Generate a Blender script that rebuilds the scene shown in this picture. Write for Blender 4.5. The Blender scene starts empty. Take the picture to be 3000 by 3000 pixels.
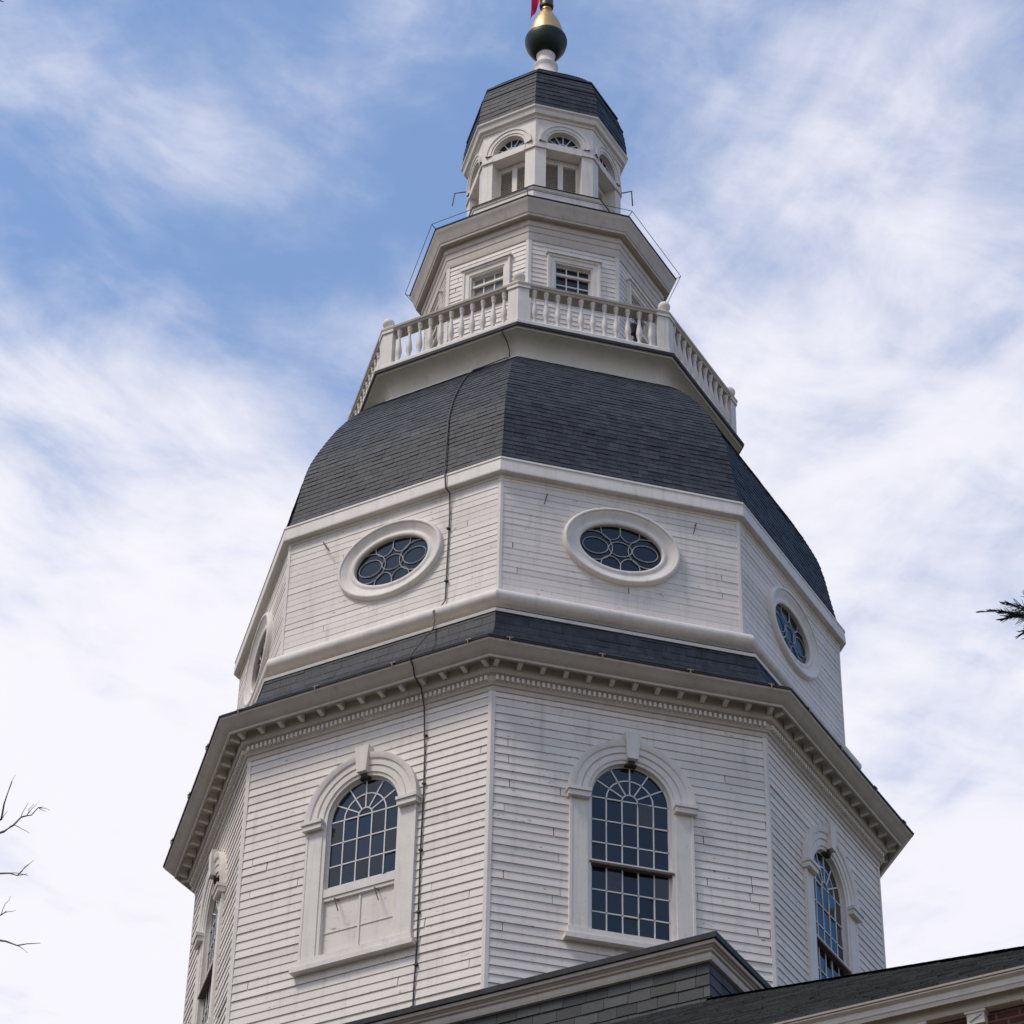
import bpy, bmesh, math, random
from mathutils import Vector, Matrix
R = math.radians
random.seed(7)
SC = bpy.context.scene
COL = SC.collection

# ------------------------------------------------------------------ camera
cd = bpy.data.cameras.new('camera'); cam = bpy.data.objects.new('camera', cd); COL.objects.link(cam)
CAM = Vector((5.0795, -43.5211, 0.0))
az, yaw, pitch, roll = 0.116188, 0.011750, 0.653566, 0.022654
h = az + yaw
FW = Vector((-math.sin(h) * math.cos(pitch), math.cos(h) * math.cos(pitch), math.sin(pitch)))
rt = Vector((math.cos(h), math.sin(h), 0)); up = rt.cross(FW)
RT = rt * math.cos(roll) + up * math.sin(roll); UP = -rt * math.sin(roll) + up * math.cos(roll)
m = Matrix((RT, UP, -FW)).transposed().to_4x4(); m.translation = CAM
cam.matrix_world = m
cd.sensor_width = 36.0; cd.lens = 8401.18 / 3000 * 36.0; cd.clip_start = 0.1; cd.clip_end = 3000
SC.camera = cam

# ------------------------------------------------------------------ sky and sun
SUN_AZ, SUN_EL = -50.0, 56.0            # degrees from -Y towards +X, and elevation
w = bpy.data.worlds.new('World'); SC.world = w; w.use_nodes = True
nt = w.node_tree; N = nt.nodes; L = nt.links; N.clear()
def node(t, **k):
    n = N.new(t)
    for a, v in k.items(): setattr(n, a, v)
    return n
def wmath(op, a, b=None, c=None, clamp=False):
    n = node('ShaderNodeMath', operation=op, use_clamp=clamp)
    for i, v in enumerate((a, b, c)):
        if v is None: continue
        if isinstance(v, (int, float)): n.inputs[i].default_value = v
        else: L.new(v, n.inputs[i])
    return n.outputs[0]
out = node('ShaderNodeOutputWorld'); bg = node('ShaderNodeBackground')
sky = node('ShaderNodeTexSky', sky_type='NISHITA', sun_disc=False)
sky.sun_elevation = R(SUN_EL); sky.sun_rotation = R(180 - SUN_AZ)
sky.air_density = 1.0; sky.dust_density = 0.4; sky.ozone_density = 2.0
tc = node('ShaderNodeTexCoord')
sep = node('ShaderNodeSeparateXYZ'); L.new(tc.outputs['Generated'], sep.inputs[0])
zz = wmath('MAXIMUM', sep.outputs[2], 0.06)
pxs = wmath('DIVIDE', sep.outputs[0], zz); pys = wmath('DIVIDE', sep.outputs[1], zz)
comb = node('ShaderNodeCombineXYZ'); L.new(pxs, comb.inputs[0]); L.new(pys, comb.inputs[1])
def cirrus(angle, sx, sy, seed, detail=9, rough=0.6, dist=0.6):
    mp = node('ShaderNodeMapping', vector_type='TEXTURE'); mp.inputs['Rotation'].default_value = (0, 0, R(angle))
    mp.inputs['Scale'].default_value = (1 / sx, 1 / sy, 1); mp.inputs['Location'].default_value = (seed, seed * .7, 0)
    L.new(comb.outputs[0], mp.inputs[0])
    nz = node('ShaderNodeTexNoise'); nz.inputs['Scale'].default_value = 1.0
    nz.inputs['Detail'].default_value = detail; nz.inputs['Roughness'].default_value = rough
    nz.inputs['Distortion'].default_value = dist
    L.new(mp.outputs[0], nz.inputs['Vector']); return nz.outputs['Fac']
nl = cirrus(54, 3.0, 6.5, 3.1, rough=0.55)          # streaks on the left run one way,
nr = cirrus(-52, 2.8, 6.5, 8.4, rough=0.55)           # those on the right the other
sidew = wmath('MULTIPLY_ADD', pxs, 3.0, 1.1, clamp=True)
mixn = wmath('ADD', wmath('MULTIPLY', nl, wmath('SUBTRACT', 1.0, sidew)), wmath('MULTIPLY', nr, sidew))
big = cirrus(20, 3.2, 3.2, 5.7, detail=4, rough=0.55, dist=0.3)
puff = cirrus(35, 10, 12, 1.9, detail=9, rough=0.6, dist=0.4)
def lobe(d, k):
    d = Vector(d).normalized()
    vm = node('ShaderNodeVectorMath', operation='DOT_PRODUCT'); L.new(tc.outputs['Generated'], vm.inputs[0])
    vm.inputs[1].default_value = d
    return wmath('POWER', wmath('MAXIMUM', vm.outputs['Value'], 0.0), k)
def pix(x, y):                           # a direction of the sky as seen from where the photographer stood
    return FW * 8401.18 + RT * (x - 1500) - UP * (y - 1500)
elev = wmath('MULTIPLY', wmath('SUBTRACT', sep.outputs[2], 0.60), -2.5)      # thicker cloud lower down
bias = wmath('ADD', elev, 0.07)
for d, k, a in ((pix(780, 640), 420, -0.27), (pix(120, 1120), 500, -0.16), (pix(2350, 250), 500, 0.10), (pix(1000, 1050), 2500, -0.10), (pix(1750, 250), 700, -0.06), (pix(60, 330), 900, -0.10),
                (pix(60, 900), 900, -0.06), (pix(300, 2100), 200, 0.22), (pix(2600, 1700), 200, 0.14), (pix(1500, 600), 900, -0.10), (pix(2600, 800), 200, 0.10), (pix(560, 430), 2500, 0.15),
                (pix(150, 250), 3000, 0.10), ((0.61, 0.61, 0.52), 18, -1.2), ((0.8, -0.15, 0.58), 3, -0.75), ((0.55, -0.65, 0.50), 7, -0.4), ((-0.65, -0.5, 0.5), 9, -0.5)):
    bias = wmath('ADD', bias, wmath('MULTIPLY', lobe(d, k), a))
dens = wmath('ADD', wmath('MULTIPLY', mixn, 1.10), wmath('MULTIPLY', big, 0.65))
dens = wmath('ADD', dens, wmath('MULTIPLY', puff, 0.95))
wisp = wmath('ADD', wmath('MULTIPLY', cirrus(66, 6, 15, 6.3, rough=0.58, dist=0.5), wmath('SUBTRACT', 1.0, sidew)), wmath('MULTIPLY', cirrus(-52, 7, 12, 2.2, rough=0.56, dist=0.4), sidew))
dens = wmath('ADD', dens, wmath('MULTIPLY', wisp, 0.60))
dens = wmath('ADD', wmath('SUBTRACT', dens, 1.27), bias)
mr = node('ShaderNodeMapRange', interpolation_type='SMOOTHSTEP'); L.new(dens, mr.inputs[0])
mr.inputs[1].default_value = -0.18; mr.inputs[2].default_value = 0.80; mr.inputs[3].default_value = 0.15; mr.inputs[4].default_value = 1.0
skyb = node('ShaderNodeMix', data_type='RGBA', blend_type='MULTIPLY'); skyb.inputs[0].default_value = 1.0
L.new(sky.outputs[0], skyb.inputs[6]); skyb.inputs[7].default_value = (0.88, 1.45, 1.80, 1)
low = node('ShaderNodeMapRange', interpolation_type='SMOOTHSTEP'); L.new(sep.outputs[2], low.inputs[0])      # unseen low sky dimmed, added to darken down-facing surfaces
low.inputs[1].default_value = 0.0; low.inputs[2].default_value = 0.45; low.inputs[3].default_value = 0.30; low.inputs[4].default_value = 1.0
cl = node('ShaderNodeMix', data_type='RGBA'); L.new(low.outputs[0], cl.inputs[0]); cl.inputs[6].default_value = (1.6, 1.7, 2.0, 1); cl.inputs[7].default_value = (8.2, 8.05, 8.7, 1)
clear = wmath('SUBTRACT', 1.0, lobe((0.61, 0.61, 0.52), 18), clamp=True)
cover = wmath('MULTIPLY', mr.outputs[0], clear)
mixc = node('ShaderNodeMix', data_type='RGBA'); L.new(cover, mixc.inputs[0])
L.new(skyb.outputs[2], mixc.inputs[6]); L.new(cl.outputs[2], mixc.inputs[7])
L.new(mixc.outputs[2], bg.inputs[0]); bg.inputs[1].default_value = 0.10
L.new(bg.outputs[0], out.inputs[0])

sl = bpy.data.lights.new('sun', 'SUN'); so = bpy.data.objects.new('sun', sl); COL.objects.link(so)
sl.energy = 1.9; sl.angle = R(13); sl.color = (1.0, 0.87, 0.72)
SC.cycles.pixel_filter_width = 2.1
sd = Vector((math.sin(R(SUN_AZ)) * math.cos(R(SUN_EL)), -math.cos(R(SUN_AZ)) * math.cos(R(SUN_EL)), math.sin(R(SUN_EL))))
so.rotation_euler = sd.to_track_quat('Z', 'Y').to_euler(); so.location = (0, 0, 80)
SC.view_settings.view_transform = 'Standard'; SC.view_settings.look = 'None'
SC.view_settings.exposure = 0.20; SC.view_settings.gamma = 1.0

# ------------------------------------------------------------------ materials
def mat(name, col, rough=0.6, spec=0.4, metal=0.0, var=0.0, vscale=3.0, bump=0.0, bscale=40.0, tone=0.0, streak=None, dirt=None, chip=None):
    m = bpy.data.materials.new(name); m.use_nodes = True
    t = m.node_tree; b = t.nodes['Principled BSDF']; lk = t.links.new
    b.inputs['Roughness'].default_value = rough; b.inputs['Specular IOR Level'].default_value = spec
    b.inputs['Metallic'].default_value = metal
    c4 = (*col, 1); b.inputs['Base Color'].default_value = c4
    tcn = t.nodes.new('ShaderNodeTexCoord'); cur = None
    def mixrgb(fac, a, bb, mode='MIX'):
        n = t.nodes.new('ShaderNodeMix'); n.data_type = 'RGBA'; n.blend_type = mode
        if hasattr(fac, 'name'): lk(fac, n.inputs[0])
        else: n.inputs[0].default_value = fac
        for i, v in ((6, a), (7, bb)):
            if hasattr(v, 'name'): lk(v, n.inputs[i])
            else: n.inputs[i].default_value = v
        return n.outputs[2]
    def ramp(src, lo, hi, a, bb):
        n = t.nodes.new('ShaderNodeMapRange'); lk(src, n.inputs[0])
        for i, v in ((1, lo), (2, hi), (3, a), (4, bb)): n.inputs[i].default_value = v
        return n.outputs[0]
    def gray(src):
        n = t.nodes.new('ShaderNodeCombineColor')
        for i in range(3): lk(src, n.inputs[i])
        return n.outputs[0]
    def noise(scale, detail=6, rough=.6, stretch=None):
        n = t.nodes.new('ShaderNodeTexNoise'); n.inputs['Scale'].default_value = scale
        n.inputs['Detail'].default_value = detail; n.inputs['Roughness'].default_value = rough
        if stretch:
            mp = t.nodes.new('ShaderNodeMapping'); mp.inputs['Scale'].default_value = stretch
            lk(tcn.outputs['Object'], mp.inputs[0]); lk(mp.outputs[0], n.inputs['Vector'])
        else: lk(tcn.outputs['Object'], n.inputs['Vector'])
        return n.outputs['Fac']
    cur = c4
    if var: cur = mixrgb(1.0, cur, gray(ramp(noise(vscale), .25, .75, 1 - var, 1 + var)), 'MULTIPLY')
    if tone:
        a = t.nodes.new('ShaderNodeAttribute'); a.attribute_name = 'tone'
        cur = mixrgb(1.0, cur, gray(ramp(a.outputs['Fac'], 0, 1, 1 - tone, 1 + tone)), 'MULTIPLY')
    if streak:                                  # rain streaks: (colour, amount)
        cur = mixrgb(ramp(noise(2.2, 8, .65, (3.2, 3.2, .28)), .52, .78, 0, streak[1]), cur, (*streak[0], 1))
    if dirt:                                    # blotches of grime and flaked paint
        cur = mixrgb(ramp(noise(dirt[2], 10, .7), .6, .75, 0, dirt[1]), cur, (*dirt[0], 1))
    if chip:                                    # paint flaked off to the grey wood, longer along the boards
        cur = mixrgb(ramp(noise(chip[2], 6, .6, (1, 1, 2.5)), chip[3], chip[3] + .05, 0, chip[1]), cur, (*chip[0], 1))
    if hasattr(cur, 'name'): lk(cur, b.inputs['Base Color'])
    if bump:
        bn = t.nodes.new('ShaderNodeBump'); bn.inputs['Strength'].default_value = bump; bn.inputs['Distance'].default_value = .02
        lk(noise(bscale, 5), bn.inputs['Height']); lk(bn.outputs[0], b.inputs['Normal'])
    return m
M = {}
M['siding'] = mat('painted_siding', (.75, .695, .635), .55, .3, var=.07, vscale=1.2, tone=.09, bump=.2, bscale=25,
                  streak=((.40, .36, .31), .5), dirt=((.40, .35, .30), .55, 3.2), chip=((.26, .22, .19), .8, 7.0, .65))
M['trim'] = mat('painted_trim', (.75, .70, .64), .55, .3, var=.08, vscale=2.5, bump=.2, bscale=22, streak=((.40, .36, .31), .45), dirt=((.42, .37, .32), .45, 4.0), chip=((.34, .30, .26), .6, 9.0, .69))
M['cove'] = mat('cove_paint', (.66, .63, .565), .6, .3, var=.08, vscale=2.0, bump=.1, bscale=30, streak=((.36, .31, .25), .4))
M['cornice'] = mat('weathered_shaded_paint', (.56, .505, .44), .6, .3, var=.10, vscale=2.0, bump=.1, bscale=30,  # weathered paint, its tone darkened to carry the soffit's shade
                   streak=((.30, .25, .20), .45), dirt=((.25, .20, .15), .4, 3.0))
M['gold_trim'] = mat('dark_wood', (.05, .045, .04), .8, .2)
M['slate'] = mat('slate', (.037, .040, .047), .6, .32, tone=.42, var=.28, vscale=4, bump=.4, bscale=25, streak=((.085, .085, .09), .35))
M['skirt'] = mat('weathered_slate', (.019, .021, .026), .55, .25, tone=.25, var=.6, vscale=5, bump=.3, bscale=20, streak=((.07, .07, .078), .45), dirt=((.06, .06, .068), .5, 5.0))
M['slate_roof'] = mat('grey_slate', (.050, .053, .054), .6, .3, tone=.45, var=.15, vscale=4, bump=.3, bscale=25)
M['lead'] = mat('lead_flashing', (.035, .036, .041), .6, .35, var=.35, vscale=5, bump=.15, streak=((.10, .10, .11), .35))
M['glass'] = mat('old_glass', (.011, .010, .011), .04, .5, bump=.10, bscale=5.0, tone=.6)
M['glass'].node_tree.nodes['Principled BSDF'].inputs['IOR'].default_value = 1.58
M['muntin'] = mat('glazing_bar_paint', (.70, .69, .68), .5, .3, var=.08)
M['tracery'] = mat('leaded_tracery', (.40, .40, .41), .5, .3, var=.15)
M['rail'] = mat('brown_wood', (.13, .09, .075), .6, .3, var=.2, vscale=8)
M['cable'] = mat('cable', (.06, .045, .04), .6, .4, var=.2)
M['copper'] = mat('copper_clip', (.26, .19, .14), .5, .4, var=.2)
M['gold'] = mat('gilding', (.80, .50, .19), .38, .5, metal=1.0, var=.15, vscale=6, bump=.2, bscale=8)
M['bronze'] = mat('green_bronze', (.006, .022, .015), .45, .35, var=.3, vscale=6, bump=.15, bscale=10)
M['louvre'] = mat('louvre_paint', (.62, .59, .55), .6, .3, var=.1)
M['brick'] = mat('brick', (.19, .075, .055), .85, .2)
M['bark'] = mat('bark', (.17, .15, .135), .9, .1, var=.3, vscale=10, bump=.5, bscale=30)
M['needles'] = mat('needles', (.022, .036, .026), .7, .2, tone=.5)
M['leaf'] = mat('dark_leaf', (.05, .035, .02), .7, .2, tone=.4)
M['grass'] = mat('winter_grass', (.085, .072, .045), .9, .1, var=.3, vscale=.8, bump=.6, bscale=20)
M['red'] = mat('flag_red', (.75, .04, .13), .75, .2)
M['white'] = mat('flag_white', (.66, .62, .62), .75, .2)
def brick_nodes():
    t = M['brick'].node_tree; b = t.nodes['Principled BSDF']
    u = t.nodes.new('ShaderNodeUVMap'); k = t.nodes.new('ShaderNodeTexBrick')
    k.inputs['Color1'].default_value = (.13, .045, .032, 1); k.inputs['Color2'].default_value = (.09, .03, .024, 1)
    k.inputs['Mortar'].default_value = (.16, .12, .10, 1); k.inputs['Scale'].default_value = 1.0
    k.inputs['Mortar Size'].default_value = .012; k.inputs['Brick Width'].default_value = .22; k.inputs['Row Height'].default_value = .075
    t.links.new(u.outputs[0], k.inputs['Vector']); t.links.new(k.outputs['Color'], b.inputs['Base Color'])
    bp = t.nodes.new('ShaderNodeBump'); bp.inputs['Distance'].default_value = .01; bp.invert = True
    t.links.new(k.outputs['Fac'], bp.inputs['Height']); t.links.new(bp.outputs[0], b.inputs['Normal'])
brick_nodes()

# ------------------------------------------------------------------ mesh helpers
class MB:
    def __init__(s): s.v = []; s.f = []; s.t = []
    def face(s, pts, tone=.5):
        i = len(s.v); s.v += [tuple(p) for p in pts]; s.f.append(tuple(range(i, i + len(pts)))); s.t.append(tone)
    def grid(s, rows, close_u=False, close_v=False, tone=.5, flip=False):      # rows of equal length, shared vertices
        i = len(s.v); n = len(rows[0])
        for r in rows: s.v += [tuple(p) for p in r]
        for a in range(len(rows) if close_v else len(rows) - 1):
            b = (a + 1) % len(rows)
            for c in range(n if close_u else n - 1):
                d = (c + 1) % n
                q = (i + a * n + c, i + a * n + d, i + b * n + d, i + b * n + c)
                s.f.append(q[::-1] if flip else q); s.t.append(tone)
    def box(s, x0, x1, y0, y1, z0, z1, tone=.5):
        p = [(x, y, z) for z in (z0, z1) for y in (y0, y1) for x in (x0, x1)]
        i = len(s.v); s.v += p
        for q in ((0, 2, 3, 1), (4, 5, 7, 6), (0, 1, 5, 4), (2, 6, 7, 3), (0, 4, 6, 2), (1, 3, 7, 5)):
            s.f.append(tuple(i + k for k in q)); s.t.append(tone)
    def hexa(s, p, tone=.5):           # 8 corners: bottom ring then top ring, counter-clockwise
        i = len(s.v); s.v += [tuple(q) for q in p]
        for q in ((3, 2, 1, 0), (4, 5, 6, 7), (0, 1, 5, 4), (1, 2, 6, 5), (2, 3, 7, 6), (3, 0, 4, 7)):
            s.f.append(tuple(i + k for k in q)); s.t.append(tone)
    def tube(s, pts, rad, n=6, cap=True):
        pts = [Vector(p) for p in pts]; rows = []
        if not hasattr(rad, '__len__'): rad = [rad] * len(pts)
        for k, p in enumerate(pts):
            t = (pts[min(k + 1, len(pts) - 1)] - pts[max(k - 1, 0)]).normalized()
            a = t.orthogonal().normalized() if k == 0 else (prev - t * prev.dot(t)).normalized()
            prev = a; b = t.cross(a)
            rows.append([p + (a * math.cos(2 * math.pi * j / n) + b * math.sin(2 * math.pi * j / n)) * rad[k] for j in range(n)])
        s.grid(rows, close_u=True)
        if cap: s.face(rows[0][::-1]); s.face(rows[-1])
    def lathe(s, prof, n=24, c=(0, 0)):
        s.grid([[(c[0] + r * math.cos(2 * math.pi * j / n), c[1] + r * math.sin(2 * math.pi * j / n), z) for j in range(n)] for r, z in prof], close_u=True)
    def octa(s, prof, ks=range(8), tone=.5, closed=False):        # sweep a (circumradius, z) profile round the octagon
        for k in ks:
            a0, a1 = R(45 * k), R(45 * (k + 1)); i = len(s.v)
            for r, z in prof:
                s.v += [(r * math.sin(a0), -r * math.cos(a0), z), (r * math.sin(a1), -r * math.cos(a1), z)]
            n = len(prof)
            for j in range(n if closed else n - 1):
                b = (j + 1) % n
                s.f.append((i + 2 * j, i + 2 * j + 1, i + 2 * b + 1, i + 2 * b)); s.t.append(tone)
    def rotz(s, deg):
        c, q = math.cos(R(deg)), math.sin(R(deg)); s.v = [(x * c - y * q, x * q + y * c, z) for x, y, z in s.v]; return s
    def add(s, o):
        i = len(s.v); s.v += o.v; s.f += [tuple(i + k for k in f) for f in o.f]; s.t += o.t
    def build(s, name, m, parent=None, label=None, smooth=None, weld=False, rot=None):
        me = bpy.data.meshes.new(name); me.from_pydata(s.v, [], s.f); me.update()
        at = me.attributes.new('tone', 'FLOAT', 'FACE'); at.data.foreach_set('value', s.t)
        if weld or smooth:
            bm = bmesh.new(); bm.from_mesh(me); bmesh.ops.remove_doubles(bm, verts=bm.verts, dist=.0004)
            bmesh.ops.recalc_face_normals(bm, faces=bm.faces) if weld == 'n' else None
            bm.to_mesh(me); bm.free()
        if smooth:
            me.polygons.foreach_set('use_smooth', [True] * len(me.polygons)); me.set_sharp_from_angle(angle=R(smooth))
        me.materials.append(m); o = bpy.data.objects.new(name, me); COL.objects.link(o)
        if parent: o.parent = parent
        if rot is not None: o.rotation_euler = (0, 0, R(rot))
        if label: o['label'] = label
        return o
def thing(name, label, cat, loc=(0, 0, 0), group=None):
    o = bpy.data.objects.new(name, None); COL.objects.link(o); o.location = loc; o.empty_display_size = .5
    tag(o, label, cat, group); return o
def tag(o, label, cat, group=None):
    o['label'] = label; o['category'] = cat
    if group: o['group'] = group
def structure(o): o['kind'] = 'structure'; return o
def copy_to(o, parent, rot=None, loc=None):
    c = o.copy(); COL.objects.link(c); c.parent = parent
    if rot is not None: c.rotation_euler = (0, 0, R(rot))
    if loc is not None: c.location = loc
    return c
def copy_deep(o, parent, rot):                      # a window and its pieces, turned to another face
    c = copy_to(o, parent, rot)
    for ch in list(o.children): copy_to(ch, c)
    return c
C8, S8 = math.cos(R(22.5)), math.sin(R(22.5))
def az_of(k): return 45 * k + 22.5
def face_pt(k, Rr, u, z, d=0):                      # a point on face k of the octagon
    a = R(az_of(k)); q = Rr * C8 + d
    return Vector((math.sin(a) * q + math.cos(a) * u, -math.cos(a) * q + math.sin(a) * u, z))
def smooth_profile(pts, n):                         # Catmull-Rom through (r, z) points, even arc length
    P = [Vector(p) for p in pts]; Q = []
    for i in range(len(P) - 1):
        a, b, c, d = P[max(i - 1, 0)], P[i], P[i + 1], P[min(i + 2, len(P) - 1)]
        for s in range(20):
            t = s / 20; Q.append(.5 * ((2 * b) + (c - a) * t + (2 * a - 5 * b + 4 * c - d) * t * t + (3 * b - a - 3 * c + d) * t ** 3))
    Q.append(P[-1]); ln = [0]
    for i in range(1, len(Q)): ln.append(ln[-1] + (Q[i] - Q[i - 1]).length)
    res = []; j = 0
    for i in range(n + 1):
        s = ln[-1] * i / n
        while j < len(Q) - 2 and ln[j + 1] < s: j += 1
        t = (s - ln[j]) / max(ln[j + 1] - ln[j], 1e-9); res.append(tuple(Q[j].lerp(Q[j + 1], min(max(t, 0), 1))))
    return res
FR = (-3, -2, -1, 0, 1, 2)                           # faces one can see from the front, plus one more each side

# ------------------------------------------------------------------ ground
g = MB(); g.face([(-400, -400, -1.6), (400, -400, -1.6), (400, 400, -1.6), (-400, 400, -1.6)])
structure(g.build('ground', M['grass']))

# ------------------------------------------------------------------ the tower
tower = thing('domed_tower', 'white octagonal timber tower with two slate dome roofs, arched and oval windows and a balustrade', 'tower')
def clapboards(Rw, z0, z1, e, cut, margin, joints, d1=.022, wild=0.0):
    mb = MB(); hw = Rw * S8 - margin; y0 = -Rw * C8; n = int(round((z1 - z0) / e)); e = (z1 - z0) / n
    for i in range(n):
        za, zb = z0 + i * e, z0 + (i + 1) * e
        segs = [(-hw, hw)]; c = cut(za, zb)
        if c: segs = [(-hw, c[0]), (c[1], hw)]
        low = 1.0 if not wild else min(1, max(.15, 1.25 - (za - z0) / (z1 - z0) * 1.2))
        for a, b in segs:
            xs = [a, b]
            for _ in range(3):
                if random.random() < joints * low:
                    x = random.choice((a + random.uniform(.12, .32), b - random.uniform(.12, .32), random.uniform(a, b)))
                    if all(abs(x - q) > .1 for q in xs): xs.append(x)
            xs.sort()
            for j in range(len(xs) - 1):
                ga = 0 if j == 0 else random.uniform(.003, .009); gb = 0 if j == len(xs) - 2 else random.uniform(.003, .009)
                if wild and j == 0 and random.random() < .25 * low and a < -hw + .01: ga = random.uniform(.004, .016)
                if wild and j == len(xs) - 2 and random.random() < .25 * low and b > hw - .01: gb = random.uniform(.004, .016)
                xa, xb = xs[j] + ga, xs[j + 1] - gb
                do = d1 + random.uniform(-.003, .004) + (random.uniform(0, .008) if random.random() < wild * .25 * low else 0)
                s0, s1 = random.uniform(-.004, .004) * (1 if wild else .3), random.uniform(-.004, .004) * (1 if wild else .3)
                t = min(1, max(0, random.gauss(.5, .22)))
                zt = zb + .012
                mb.hexa([(xa, y0 - do, za + s0), (xb, y0 - do, za + s1), (xb, y0 + .012, za + s1), (xa, y0 + .012, za + s0),
                         (xa, y0 - .004, zt), (xb, y0 - .004, zt), (xb, y0 + .012, zt), (xa, y0 + .012, zt)], t)
    return mb
def corner_boards(Rw, z0, z1, wd, d, parent, ks):
    first = None
    for k in ks:
        mb = MB()
        if first is None:
            a = Rw + d; ro = a / 1.0
            def on(face, u, dd):
                p = face_pt(face, Rw, u, 0, dd); return (p.x, p.y)
            hw = Rw * S8
            ring = [on(-1, hw - wd, 0), on(-1, hw - wd, d), (0, -(Rw + d / C8)), on(0, -hw + wd, d), on(0, -hw + wd, 0), (0, -Rw + .02)]
            lo = [(x, y, z0) for x, y in ring]; hi = [(x, y, z1) for x, y in ring]
            mb.grid([lo, hi], close_u=True); mb.face(lo[::-1]); mb.face(hi)
            first = mb.build('corner_board', M['trim'], parent, rot=45 * k)
        else: copy_to(first, parent, 45 * k)

# -- drum: the lower clapboard storey
RW = 6.0; ZB, ZT = 18.9, 25.46
def cut_arch(za, zb):
    if zb < 21.18: return None
    if zb < 23.75: return (-.95, .95)
    q = zb - 23.8
    if q < .93: c = math.sqrt(.94 ** 2 - max(q, 0) ** 2); return (-c, c) if c > .05 else None
wall = MB()
for k in range(8):
    wall.add(clapboards(RW, ZB, ZT, .150, cut_arch if k in (-2 % 8, -1 % 8, 0, 1) else (lambda a, b: None), .047, .20, wild=1.0).rotz(az_of(k)))
wall.build('drum_wall', M['siding'], tower)
core = MB(); core.octa([(5.72, ZB - .3), (5.72, ZT + .4)]); core.build('drum_framing', M['gold_trim'], tower)
corner_boards(RW, ZB, ZT, .05, .027, tower, FR)

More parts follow.
